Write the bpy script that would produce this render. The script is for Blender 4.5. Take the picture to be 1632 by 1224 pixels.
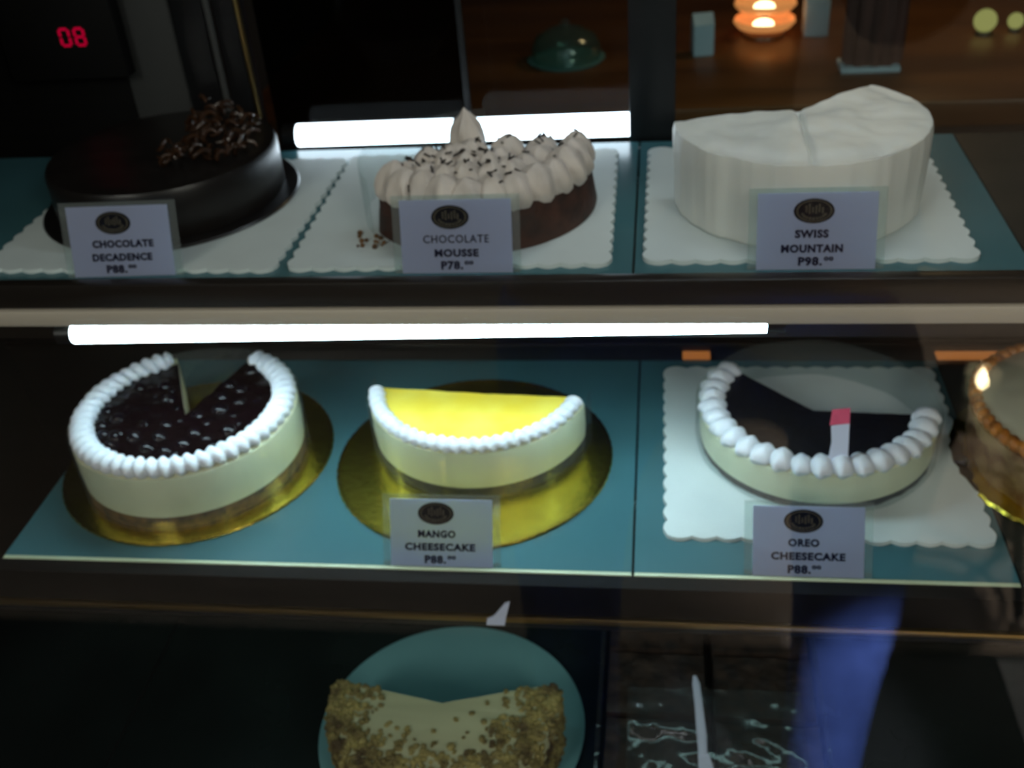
import bpy, bmesh, math, random
from mathutils import Vector, Matrix, noise
PI = math.pi
R = math.radians
random.seed(7)
SC = bpy.context.scene
COL = SC.collection
for o in list(bpy.data.objects):
    bpy.data.objects.remove(o)

# ------------------------------------------------------------ camera
# origin: front edge of the middle glass shelf; x along the case, y into it, z up (metres)
FPX, PITCH, YAW, ROLL = 1715.9, 0.585, 0.1651, -0.0873
CAM = Vector((0, -.6265, .6031))
_f = Vector((-math.sin(YAW) * math.cos(PITCH), math.cos(YAW) * math.cos(PITCH), -math.sin(PITCH)))
_r = Vector((math.cos(YAW), math.sin(YAW), 0))
_u = _r.cross(_f)
_r2 = _r * math.cos(ROLL) + _u * math.sin(ROLL)
_u2 = _u * math.cos(ROLL) - _r * math.sin(ROLL)
cd = bpy.data.cameras.new('camera')
cam = bpy.data.objects.new('camera', cd)
COL.objects.link(cam)
m3 = Matrix((_r2, _u2, -_f)).transposed()
cam.matrix_world = Matrix.Translation(CAM) @ m3.to_4x4()
cd.sensor_width = 36
cd.lens = FPX * 36 / 1632
cd.clip_start = .01
cd.clip_end = 50
cd.dof.use_dof = True
cd.dof.focus_distance = .52
cd.dof.aperture_fstop = 10.5
SC.camera = cam
SC.view_settings.view_transform = 'Standard'
SC.view_settings.look = 'None'
SC.view_settings.exposure = 0
SC.view_settings.gamma = 1
SC.view_settings.use_curve_mapping = False
SC.cycles.transparent_max_bounces = 24
SC.cycles.max_bounces = 10

# ------------------------------------------------------------ world and general light
W = bpy.data.worlds.new('world')
SC.world = W
W.use_nodes = True
W.node_tree.nodes['Background'].inputs[0].default_value = (.6, .5, .45, 1)
W.node_tree.nodes['Background'].inputs[1].default_value = .003
TUBE_FRONT = 27.0
TUBE_REAR = 7.0
TUBE_CANOPY = 15.0
TUBE_LOWER = 1.9
FLOOR_Z = -1.0
GLASS_Y = -.165


def lamp(name, kind, loc, energy, color, size=.1, target=None, spot=None, size_y=None):
    d = bpy.data.lights.new(name, kind)
    d.energy = energy
    d.color = color
    if kind == 'AREA':
        d.size = size
        if size_y:
            d.shape = 'RECTANGLE'
            d.size_y = size_y
    else:
        d.shadow_soft_size = size
    if spot:
        d.spot_size = R(spot)
        d.spot_blend = .6
    o = bpy.data.objects.new(name, d)
    COL.objects.link(o)
    o.location = loc
    if target is not None:
        o.rotation_euler = (Vector(target) - Vector(loc)).to_track_quat('-Z', 'Y').to_euler()
    return o


# customers' side: downlights for the floor mirrored in the glass, then added fills
lamp('cafe_downlight', 'SPOT', (.95, -1.75, 2.0), 520, (1, .87, .74), .08, (.95, -1.72, FLOOR_Z), 38)
lamp('cafe_downlight', 'SPOT', (1.6, -4.4, 2.0), 260, (1, .80, .62), .08, (1.6, -4.4, FLOOR_Z), 70)
lamp('case_side_spot', 'SPOT', (.42, -.22, .12), 420, (.80, .88, 1), .03, (.285, -.72, -.68), 23)  # narrow spot added to lift the reflected jeans leg
lamp('cafe_ceiling_light', 'AREA', (.35, -1.75, 1.95), 6, (1, .95, .86), 1.4, (.1, 0, .1), None, .5)  # unseen area fill added to brighten the front faces
lamp('cafe_wall_light', 'AREA', (-1.30, -2.05, 1.40), 17, (1, .96, .88), .7, (-.2, 0, .0))  # unseen left fill added for cake sides and cards
lamp('cafe_wall_light', 'AREA', (1.35, -2.00, 1.40), 14, (1, .95, .85), .6, (.1, 0, .1))  # unseen right fill added for cake sides and cards
lamp('back_room_light', 'POINT', (.35, 1.15, .75), 3.4, (1, .62, .32), .08)  # unseen point light added to lift the back counter

# ------------------------------------------------------------ materials


def new_mat(name):
    m = bpy.data.materials.new(name)
    m.use_nodes = True
    n = m.node_tree.nodes
    return m, n, m.node_tree.links, n['Principled BSDF']


def pm(name, col, rough=.5, metal=0.0, spec=.5, var=0.0, vscale=30, bump=0.0, bscale=80, sss=0.0, col2=None,
       emit=None, estr=0, coat=0, stretch=(1, 1, 1), lo=.35, hi=.65):
    m, n, l, b = new_mat(name)
    b.inputs['Base Color'].default_value = (*col, 1)
    b.inputs['Roughness'].default_value = rough
    b.inputs['Metallic'].default_value = metal
    b.inputs['Specular IOR Level'].default_value = spec
    if coat:
        b.inputs['Coat Weight'].default_value = coat
        b.inputs['Coat Roughness'].default_value = .08
    if sss:
        b.inputs['Subsurface Weight'].default_value = sss
        b.inputs['Subsurface Radius'].default_value = (.012, .009, .006)
        b.inputs['Subsurface Scale'].default_value = .5
    if emit:
        b.inputs['Emission Color'].default_value = (*emit, 1)
        b.inputs['Emission Strength'].default_value = estr
    tc = n.new('ShaderNodeTexCoord')
    mp = n.new('ShaderNodeMapping')
    mp.inputs['Scale'].default_value = stretch
    l.new(tc.outputs['Object'], mp.inputs[0])
    if var or col2:
        nz = n.new('ShaderNodeTexNoise')
        nz.inputs['Scale'].default_value = vscale
        nz.inputs['Detail'].default_value = 5
        l.new(mp.outputs[0], nz.inputs['Vector'])
        cr = n.new('ShaderNodeValToRGB')
        c2 = col2 or tuple(max(0, c * (1 - var)) for c in col)
        cr.color_ramp.elements[0].color = (*c2, 1)
        cr.color_ramp.elements[1].color = (*col, 1)
        cr.color_ramp.elements[0].position = lo
        cr.color_ramp.elements[1].position = hi
        l.new(nz.outputs[0], cr.inputs[0])
        l.new(cr.outputs[0], b.inputs['Base Color'])
    if bump:
        nb = n.new('ShaderNodeTexNoise')
        nb.inputs['Scale'].default_value = bscale
        nb.inputs['Detail'].default_value = 4
        l.new(mp.outputs[0], nb.inputs['Vector'])
        bp = n.new('ShaderNodeBump')
        bp.inputs['Strength'].default_value = bump
        bp.inputs['Distance'].default_value = .002
        l.new(nb.outputs[0], bp.inputs['Height'])
        l.new(bp.outputs[0], b.inputs['Normal'])
    return m


def clear_mat(name, tint=(1, 1, 1), f0=.04, rough=0.0, grow=.9, haze=0.0, wrinkle=0.0, wscale=60):
    """thin clear sheet: transparent with a Schlick mirror term, the same from both sides"""
    m = bpy.data.materials.new(name)
    m.use_nodes = True
    n, l = m.node_tree.nodes, m.node_tree.links
    n.clear()
    out = n.new('ShaderNodeOutputMaterial')
    tr = n.new('ShaderNodeBsdfTransparent')
    tr.inputs[0].default_value = (*tint, 1)
    gl = n.new('ShaderNodeBsdfGlossy')
    gl.inputs['Roughness'].default_value = rough
    geo = n.new('ShaderNodeNewGeometry')
    dot = n.new('ShaderNodeVectorMath')
    dot.operation = 'DOT_PRODUCT'
    l.new(geo.outputs['Normal'], dot.inputs[0])
    l.new(geo.outputs['Incoming'], dot.inputs[1])
    ab = n.new('ShaderNodeMath'); ab.operation = 'ABSOLUTE'
    l.new(dot.outputs['Value'], ab.inputs[0])
    su = n.new('ShaderNodeMath'); su.operation = 'SUBTRACT'; su.inputs[0].default_value = 1
    l.new(ab.outputs[0], su.inputs[1])
    pw = n.new('ShaderNodeMath'); pw.operation = 'POWER'; pw.inputs[1].default_value = 5
    l.new(su.outputs[0], pw.inputs[0])
    ma = n.new('ShaderNodeMath'); ma.operation = 'MULTIPLY_ADD'
    ma.inputs[1].default_value = grow; ma.inputs[2].default_value = f0
    l.new(pw.outputs[0], ma.inputs[0])
    mx = n.new('ShaderNodeMixShader')
    l.new(ma.outputs[0], mx.inputs[0])
    l.new(tr.outputs[0], mx.inputs[1])
    l.new(gl.outputs[0], mx.inputs[2])
    last = mx
    if wrinkle:
        tc = n.new('ShaderNodeTexCoord')
        nb = n.new('ShaderNodeTexNoise'); nb.inputs['Scale'].default_value = wscale
        l.new(tc.outputs['Object'], nb.inputs['Vector'])
        bp = n.new('ShaderNodeBump'); bp.inputs['Strength'].default_value = wrinkle; bp.inputs['Distance'].default_value = .004
        l.new(nb.outputs[0], bp.inputs['Height'])
        l.new(bp.outputs[0], gl.inputs['Normal'])
    if haze:
        df = n.new('ShaderNodeBsdfDiffuse')
        df.inputs[0].default_value = (.8, .85, .85, 1)
        m2 = n.new('ShaderNodeMixShader'); m2.inputs[0].default_value = haze
        l.new(last.outputs[0], m2.inputs[1]); l.new(df.outputs[0], m2.inputs[2])
        last = m2
    l.new(last.outputs[0], out.inputs[0])
    return m


def emit_mat(name, col, s):
    m = bpy.data.materials.new(name)
    m.use_nodes = True
    n, l = m.node_tree.nodes, m.node_tree.links
    n.clear()
    o = n.new('ShaderNodeOutputMaterial'); e = n.new('ShaderNodeEmission')
    e.inputs[0].default_value = (*col, 1); e.inputs[1].default_value = s
    l.new(e.outputs[0], o.inputs[0])
    return m


M = dict(
    frontglass=clear_mat('front_glass', (.97, .985, .98), .036),
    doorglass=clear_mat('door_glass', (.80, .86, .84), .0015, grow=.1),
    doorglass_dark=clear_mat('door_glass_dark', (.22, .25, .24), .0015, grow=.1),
    acetate=clear_mat('acetate', (.93, .96, .96), .03, .08, .40, .022, .3, 40),
    acrylic=clear_mat('acrylic', (.9, .96, .95), .06, .05, .8, .06),
    film=clear_mat('cling_film', (.95, .97, .97), .07, .12, .8, .012, .9, 35),
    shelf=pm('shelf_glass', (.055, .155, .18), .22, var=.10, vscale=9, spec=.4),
    dark_shelf=pm('dark_shelf_glass', (.020, .026, .024), .25, var=.3, vscale=9),  # shelf glass darkened in colour where the tier is unlit
    shelf_edge=pm('shelf_edge', (.62, .72, .50), .25, var=.2, vscale=14),  # light gathered at the pane edge is put into this colour
    deck=pm('deck', (.010, .016, .015), .25, spec=.35, var=.4, vscale=8),
    black=pm('black_trim', (.006, .006, .007), .35, var=.3, vscale=20),
    rail_black=pm('rail_black', (.004, .004, .004), .7, spec=.15, var=.3, vscale=20),
    bronze=pm('bronze_trim', (.014, .011, .009), .3, metal=0, var=.4, vscale=16, stretch=(.1, 1, 1)),
    brass=pm('brass_strip', (.62, .44, .17), .28, metal=1, var=.25, vscale=12, stretch=(.2, 1, 1)),
    alu=pm('aluminium', (.62, .55, .45), .45, metal=.15, var=.2, vscale=10, stretch=(.15, 1, 1)),
    steel=pm('steel', (.075, .078, .078), .6, metal=.5, var=.25, vscale=8, stretch=(1, 1, .2)),
    darkpanel=pm('dark_panel', (.012, .013, .013), .3, var=.3, vscale=7),
    gold=pm('gold_foil', (.90, .72, .09), .27, metal=1, bump=.2, bscale=160, var=.15, vscale=40),
    goldrim=pm('gold_rim', (.85, .62, .10), .22, metal=1, bump=.2, bscale=200),
    card_board=pm('white_board', (.66, .74, .74), .5, var=.08, vscale=18, spec=.3),
    dark_board=pm('dark_board', (.006, .006, .007), .3, var=.3, vscale=30),
    cream=pm('whipped_cream', (.70, .74, .80), .5, bump=.25, bscale=220, sss=.15, var=.06, vscale=60),
    cream_side=pm('cheesecake_side', (.82, .80, .57), .45, bump=.12, bscale=120, sss=.1, var=.12, vscale=34, stretch=(1, 1, .35)),
    frost=pm('white_frosting', (.72, .74, .70), .5, bump=.25, bscale=50, sss=.1, var=.10, vscale=24, stretch=(1, 1, .2)),
    crust=pm('biscuit_crust', (.20, .095, .022), .7, col2=(.045, .02, .006), vscale=110, bump=.7, bscale=190),
    dark_crust=pm('cookie_crust', (.030, .026, .028), .7, var=.6, vscale=120, bump=.7, bscale=200),
    berry=pm('blueberry', (.0045, .0022, .005), .17, var=.5, vscale=50, spec=.30, bump=.35, bscale=120),
    jelly=pm('berry_jelly', (.0035, .001, .002), .2, var=.4, vscale=60, bump=.5, bscale=140, spec=.12),
    mango=pm('mango_jelly', (.95, .78, .12), .25, col2=(.92, .68, .06), vscale=26, bump=.12, bscale=70, coat=.25, spec=.4),
    cookie=pm('cookie_topping', (.008, .0055, .005), .5, var=.4, vscale=90, bump=.4, bscale=200),
    choc=pm('chocolate_glaze', (.008, .0065, .006), .36, var=.4, vscale=30, spec=.4),
    curl=pm('chocolate_curl', (.045, .019, .008), .3, var=.5, vscale=60),
    mousse=pm('chocolate_sponge', (.055, .017, .008), .6, col2=(.022, .008, .004), vscale=70, bump=.5, bscale=180),
    pcream=pm('mousse_cream', (.66, .59, .53), .55, bump=.35, bscale=160, sss=.1, var=.22, vscale=60, stretch=(1, 1, .4)),
    sprinkle=pm('sprinkle', (.010, .006, .005), .4, var=.3, vscale=100),
    nut=pm('chopped_nuts', (.34, .28, .09), .7, col2=(.07, .045, .015), vscale=60, bump=.8, bscale=170),
    nutcream=pm('pale_icing', (.50, .50, .30), .5, var=.15, vscale=14, stretch=(.3, 2.2, 1), bump=.2, bscale=60),
    plate=pm('grey_plate', (.16, .36, .38), .3, var=.10, vscale=12),
    paper=pm('card_paper', (.55, .57, .70), .6, var=.05, vscale=20),
    ink=pm('ink', (.010, .012, .035), .8, spec=.05, var=.2, vscale=60),
    emblem=pm('emblem_ink', (.008, .009, .014), .8, spec=.05, var=.3, vscale=60),
    emblem2=pm('emblem_print', (.085, .078, .06), .8, spec=.05, var=.4, vscale=260),
    brownie=pm('brownie', (.032, .018, .011), .6, col2=(.008, .005, .004), vscale=60, bump=.9, bscale=110),
    tray=clear_mat('plastic_tray', (.8, .84, .82), .08, .1, .8, .015, .9, 70),
    whiteplastic=pm('white_plastic', (.62, .68, .85), .3, var=.06, vscale=40),
    pink=pm('pink_paper', (.75, .10, .20), .6, var=.2, vscale=80),
    wood=pm('counter_wood', (.20, .075, .022), .35, col2=(.10, .035, .010), vscale=12, stretch=(.15, 1, 1)),
    wall=pm('dark_wall', (.020, .015, .012), .8, var=.3, vscale=4),
    cafewall=pm('cafe_wall', (.30, .23, .17), .8, var=.15, vscale=3),
    cafefloor=pm('cafe_floor', (.36, .29, .23), .45, col2=(.25, .20, .155), vscale=5, stretch=(.3, 2, 1)),
    denim=pm('denim', (.09, .15, .50), .85, col2=(.05, .09, .34), vscale=30, bump=.4, bscale=400),
    shirt=pm('dark_shirt', (.010, .010, .012), .9, var=.2, vscale=20),
    skin=pm('skin', (.36, .19, .12), .5, var=.1, vscale=20, sss=.1),
    hair=pm('hair', (.008, .006, .005), .5, var=.3, vscale=60, stretch=(4, 4, .5)),
    eye=pm('eye', (.02, .015, .012), .2, var=.1),
    amber=pm('amber_glass', (.9, .35, .12), .3, emit=(1, .33, .10), estr=.75, var=.3, vscale=40),  # glow of the doubled lamp reflection on the back counter
    bulb=emit_mat('warm_bulb', (1, .66, .34), 9),
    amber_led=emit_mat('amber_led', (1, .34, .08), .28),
    ybulb=emit_mat('yellow_bulb', (.95, .85, .28), .42),
    tube=emit_mat('tube_front', (.66, .90, 1), TUBE_FRONT),
    tube_r=emit_mat('tube_rear', (.75, .88, 1), TUBE_REAR),
    tube_c=emit_mat('tube_canopy', (.82, .93, 1), TUBE_CANOPY),
    tube_f=emit_mat('tube_canopy_front', (.95, .93, .95), 3),
    tube_l=emit_mat('tube_lower', (.55, .92, .9), TUBE_LOWER),
    candle=emit_mat('candle_flame', (1, .72, .40), 90),
    led=emit_mat('led_red', (1, .0, .06), .42),
    bag=pm('dark_red_cloth', (.16, .075, .07), .8, var=.5, vscale=30, stretch=(3, 3, .3)),
    pale=pm('pale_box', (.60, .78, .95), .6, var=.12, vscale=20),
    domeglass=clear_mat('dome_glass', (.75, .88, .85), .10, .15, .6, .03, .6, 30),
    rug=pm('dark_rug', (.012, .011, .011), .95, var=.3, vscale=40),
    greymat=pm('grey_mat', (.20, .21, .22), .8, var=.2, vscale=20),
    caramel=pm('caramel_side', (.36, .24, .11), .55, col2=(.13, .05, .015), vscale=45, bump=.8, bscale=120, coat=.2),
    caramel_ring=pm('caramel_ring', (.55, .20, .03), .4, col2=(.22, .07, .012), vscale=80, bump=.6, bscale=140),
    gateau=pm('pale_gateau', (.52, .49, .36), .5, var=.12, vscale=16, sss=.1, bump=.2, bscale=60),
)

# paper lets light through from behind
_m = M['paper']
_n, _l = _m.node_tree.nodes, _m.node_tree.links
_t = _n.new('ShaderNodeBsdfTranslucent')
_t.inputs[0].default_value = (.68, .78, .98, 1)
_x = _n.new('ShaderNodeMixShader')
_x.inputs[0].default_value = .66
_l.new(_n['Principled BSDF'].outputs[0], _x.inputs[1])
_l.new(_t.outputs[0], _x.inputs[2])
_l.new(_x.outputs[0], _n['Material Output'].inputs[0])

# ------------------------------------------------------------ helpers


def prop(o, label=None, cat=None, group=None, kind=None):
    for k, v in (('label', label), ('category', cat), ('group', group), ('kind', kind)):
        if v:
            o[k] = v
    return o


def thing(name, label, cat, loc=(0, 0, 0), rz=0, group=None):
    o = bpy.data.objects.new(name, None)
    o.empty_display_size = .02
    COL.objects.link(o)
    o.location = loc
    o.rotation_euler = (0, 0, rz)
    return prop(o, label, cat, group)


def obj(name, bm, mat, parent=None, smooth=True, loc=None, rot=None):
    me = bpy.data.meshes.new(name)
    bmesh.ops.recalc_face_normals(bm, faces=bm.faces[:])
    bm.to_mesh(me)
    bm.free()
    me.materials.append(mat)
    if smooth:
        for p in me.polygons:
            p.use_smooth = True
        try:
            me.set_sharp_from_angle(angle=R(38))
        except Exception:
            pass
    o = bpy.data.objects.new(name, me)
    COL.objects.link(o)
    if parent:
        o.parent = parent
    if loc:
        o.location = loc
    if rot:
        o.rotation_euler = rot
    return o


def copy_tree(o, parent=None):
    c = o.copy()
    COL.objects.link(c)
    if parent:
        c.parent = parent
    for ch in list(o.children):
        copy_tree(ch, c)
    return c


def box(bm, x0, x1, y0, y1, z0, z1, bev=0.0):
    r = bmesh.ops.create_cube(bm, size=1)
    vs = r['verts']
    for v in vs:
        v.co = Vector((x0 + (v.co.x + .5) * (x1 - x0), y0 + (v.co.y + .5) * (y1 - y0), z0 + (v.co.z + .5) * (z1 - z0)))
    if bev:
        es = list({e for v in vs for e in v.link_edges})
        bmesh.ops.bevel(bm, geom=es, offset=bev, segments=2, affect='EDGES', profile=.5)
    return bm


def bxo(name, x0, x1, y0, y1, z0, z1, mat, parent=None, bev=0.0):
    return obj(name, box(bmesh.new(), x0, x1, y0, y1, z0, z1, bev), mat, parent, smooth=bev > 0)


def tube(bm, pts, rad, n=12, caps=True):
    pts = [Vector(p) for p in pts]
    rings = []
    for i, p in enumerate(pts):
        d = (pts[min(i + 1, len(pts) - 1)] - pts[max(i - 1, 0)]).normalized()
        a = d.cross(Vector((0, 0, 1)))
        if a.length < .05:
            a = d.cross(Vector((0, 1, 0)))
        a.normalize()
        b = d.cross(a)
        rr = rad[i] if isinstance(rad, (list, tuple)) else rad
        rings.append([bm.verts.new(p + (a * math.cos(t) + b * math.sin(t)) * rr) for t in [2 * PI * k / n for k in range(n)]])
    for i in range(len(rings) - 1):
        for k in range(n):
            bm.faces.new((rings[i][k], rings[i][(k + 1) % n], rings[i + 1][(k + 1) % n], rings[i + 1][k]))
    if caps:
        bm.faces.new(rings[0][::-1])
        bm.faces.new(rings[-1])
    return bm


def lathe(bm, prof, n=64, closed=False, mod=None):
    rings = []
    for r, z in prof:
        if r < 1e-6:
            rings.append([bm.verts.new((0, 0, z))])
        else:
            ring = []
            for k in range(n):
                a = 2 * PI * k / n
                q = r * (mod(a, z) if mod else 1)
                ring.append(bm.verts.new((q * math.cos(a), q * math.sin(a), z)))
            rings.append(ring)
    prs = list(zip(rings, rings[1:]))
    if closed:
        prs.append((rings[-1], rings[0]))
    for A, B in prs:
        for k in range(n):
            k2 = (k + 1) % n
            if len(A) == 1 and len(B) == 1:
                continue
            if len(A) == 1:
                bm.faces.new((A[0], B[k2], B[k]))
            elif len(B) == 1:
                bm.faces.new((A[k], A[k2], B[0]))
            else:
                bm.faces.new((A[k], A[k2], B[k2], B[k]))
    return bm


def slab_ngon(bm, pts, z0, z1):
    """extruded polygon"""
    lo = [bm.verts.new((x, y, z0)) for x, y in pts]
    hi = [bm.verts.new((x, y, z1)) for x, y in pts]
    n = len(pts)
    for k in range(n):
        bm.faces.new((lo[k], lo[(k + 1) % n], hi[(k + 1) % n], hi[k]))
    bm.faces.new(lo[::-1])
    bm.faces.new(hi)
    return bm


def slice_solid(prof, a0, a1, apex, n=72, nt=1, zfun=None, rfun=None):
    """a cake, or what is left of it: side profile (r, z) from bottom to top swept from angle a0 to a1, closed to the apex.
    nt > 1 makes a gridded top surface displaced by zfun(x, y)"""
    bm = bmesh.new()
    full = abs(a1 - a0 - 2 * PI) < 1e-6
    na = n if full else n + 1
    ang = [a0 + (a1 - a0) * k / n for k in range(na)]

    def pt(r, a, z):
        q = r * (rfun(a, z) if rfun else 1)
        return Vector((q * math.cos(a), q * math.sin(a), z))
    rings = [[bm.verts.new(pt(r, a, z)) for a in ang] for r, z in prof]
    rt, zt = prof[-1]
    ap = Vector((apex[0], apex[1], zt))
    top = []
    for j in range(1, nt):
        t = 1 - j / nt
        ring = []
        for a in ang:
            p = ap + (pt(rt, a, zt) - ap) * t
            if zfun:
                p.z += zfun(p.x, p.y)
            ring.append(bm.verts.new(p))
        top.append(ring)
    if zfun:
        for v in rings[-1]:
            v.co.z += zfun(v.co.x, v.co.y) * .6
    zc = zt + (zfun(*apex) if zfun else 0)
    ct = bm.verts.new((apex[0], apex[1], zc))
    cb = bm.verts.new((apex[0], apex[1], prof[0][1]))
    allr = rings + top
    m = na if full else na - 1
    for A, B in zip(allr, allr[1:]):
        for k in range(m):
            k2 = (k + 1) % na
            bm.faces.new((A[k], A[k2], B[k2], B[k]))
    for k in range(m):
        k2 = (k + 1) % na
        bm.faces.new((allr[-1][k], allr[-1][k2], ct))
        bm.faces.new((rings[0][k2], rings[0][k], cb))
    if not full:
        bm.faces.new([cb] + [r[0] for r in allr] + [ct])
        bm.faces.new(([cb] + [r[-1] for r in allr] + [ct])[::-1])
    return bm


def ruffle(rad, w, h, a0, a1, z, ridges, depth=.25, seed=0, n=None, twist=1.0):
    """a piped rope of cream along an arc"""
    bm = bmesh.new()
    full = abs(a1 - a0 - 2 * PI) < 1e-6
    n = n or ridges * 6
    na = n if full else n + 1
    m = 14
    rings = []
    for i in range(na):
        a = a0 + (a1 - a0) * i / n
        t = i / n * ridges
        jig = noise.noise(Vector((t * .35, seed, 0))) + .7 * noise.noise(Vector((t * 1.3, seed, 4)))
        end = 1.0 if full else min(1, .45 + min(i, na - 1 - i) * .18)
        ring = []
        for k in range(m):
            c = 2 * PI * k / m
            ph = 2 * PI * t + c * twist
            s = 1 - depth * (1 - abs(math.sin(ph * .5))) + .12 * jig
            x = rad + math.cos(c) * w * .5 * s * end
            zz = z + math.sin(c) * h * .5 * s * end + h * .4
            ring.append(bm.verts.new((x * math.cos(a), x * math.sin(a), zz)))
        rings.append(ring)
    for i in range(n):
        A, B = rings[i], rings[(i + 1) % na]
        for k in range(m):
            bm.faces.new((A[k], A[(k + 1) % m], B[(k + 1) % m], B[k]))
    if not full:
        bm.faces.new(rings[0][::-1])
        bm.faces.new(rings[-1])
    return bm


def arc_sheet(rad, a0, a1, z0, z1, th=.0005, n=80, wob=.0012, seed=0):
    """a thin clear band standing around a cake"""
    bm = bmesh.new()
    full = abs(a1 - a0 - 2 * PI) < 1e-6
    na = n if full else n + 1
    cols = []
    for i in range(na):
        a = a0 + (a1 - a0) * i / n
        q = rad + wob * noise.noise(Vector((3 * math.cos(a), 3 * math.sin(a), seed)))
        c = []
        for r_, z in ((q, z0), (q + th, z0), (q + th, z1), (q, z1)):
            c.append(bm.verts.new((r_ * math.cos(a), r_ * math.sin(a), z)))
        cols.append(c)
    for i in range(n):
        A, B = cols[i], cols[(i + 1) % na]
        for k in range(4):
            bm.faces.new((A[k], A[(k + 1) % 4], B[(k + 1) % 4], B[k]))
    if not full:
        bm.faces.new(cols[0][::-1])
        bm.faces.new(cols[-1])
    return bm


def dollop_bm(r, h, seed, lobes=6, point=1.0, sx=1.0, amp=.13):
    rnd = random.Random(seed)
    ph = rnd.random() * 6
    prof = [(r * .75, -.002), (r * .98, h * .10), (r * 1.02, h * .3), (r * .95, h * .5), (r * .78, h * .70), (r * .5, h * .86), (r * .22, h * (.94 + .03 * point)), (0, h * (.97 + .1 * point))]
    bm = bmesh.new()
    lathe(bm, prof, 24, mod=lambda a, z: 1 + amp * math.cos(lobes * a + ph + z * 60))
    for v in bm.verts:
        v.co.x *= sx
        v.co.x += v.co.z * rnd.uniform(-.02, .02)
    return bm


def scallop_square(w, d, nx, ny, depth=.0035, seg=6):
    pts = []

    def side(p0, p1, n, nx_, ny_):
        for i in range(n):
            for k in range(seg):
                t = (i + k / seg) / n
                o = depth * math.sin(PI * k / seg)
                pts.append((p0[0] + (p1[0] - p0[0]) * t + nx_ * o, p0[1] + (p1[1] - p0[1]) * t + ny_ * o))
    a, b = w / 2 - depth, d / 2 - depth
    side((-a, -b), (a, -b), nx, 0, -1)
    side((a, -b), (a, b), ny, 1, 0)
    side((a, b), (-a, b), nx, 0, 1)
    side((-a, b), (-a, -b), ny, -1, 0)
    return pts


def scallop_board(label, x, y, z, w, d, nx, ny, rz=0):
    o = obj('cake_board', slab_ngon(bmesh.new(), scallop_square(w, d, nx, ny), 0, .0035), M['card_board'], loc=(x, y, z), rot=(0, 0, rz))
    return prop(o, label, 'cake board')


def gold_board(label, x, y, z, rad):
    t = thing('cake_board', label, 'cake board', (x, y, z))
    bm = bmesh.new()
    lathe(bm, [(0, 0), (rad - .002, 0), (rad - .002, .0026), (0, .0026)], 120)
    obj('foil_disc', bm, M['gold'], t)
    bm = bmesh.new()
    lathe(bm, [(rad - .0035, .0027), (rad, .0027), (rad + .0006, .0015), (rad, .0002), (rad - .0015, .0002), (rad - .0015, .0020)], 160, closed=True,
          mod=lambda a, z: 1 + .0035 * math.sin(a * 72) * (1 if z > .001 else .4))
    obj('crimped_rim', bm, M['goldrim'], t)
    return t


def text_mesh(body, w, h, off=.02):
    cu = bpy.data.curves.new('lettering', 'FONT')
    cu.body = body
    cu.align_x = 'CENTER'
    cu.space_character = 1.12
    cu.offset = off
    cu.extrude = .01
    cu.resolution_u = 3
    to = bpy.data.objects.new('lettering', cu)
    COL.objects.link(to)
    bpy.context.view_layer.update()
    me = bpy.data.meshes.new_from_object(to.evaluated_get(bpy.context.evaluated_depsgraph_get()))
    bpy.data.objects.remove(to)
    bpy.data.curves.remove(cu)
    xs = [v.co.x for v in me.vertices]
    ys = [v.co.y for v in me.vertices]
    x0, x1, y0, y1 = min(xs), max(xs), min(ys), max(ys)
    for v in me.vertices:
        v.co = Vector(((v.co.x - (x0 + x1) / 2) / (x1 - x0) * w, (v.co.z) * .02, (v.co.y - (y0 + y1) / 2) / (y1 - y0) * h))
    return me


def mesh_obj(name, me, mat, parent, loc, rot=None):
    me.materials.clear()
    me.materials.append(mat)
    o = bpy.data.objects.new(name, me)
    COL.objects.link(o)
    o.parent = parent
    o.location = loc
    if rot:
        o.rotation_euler = rot
    return o


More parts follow.
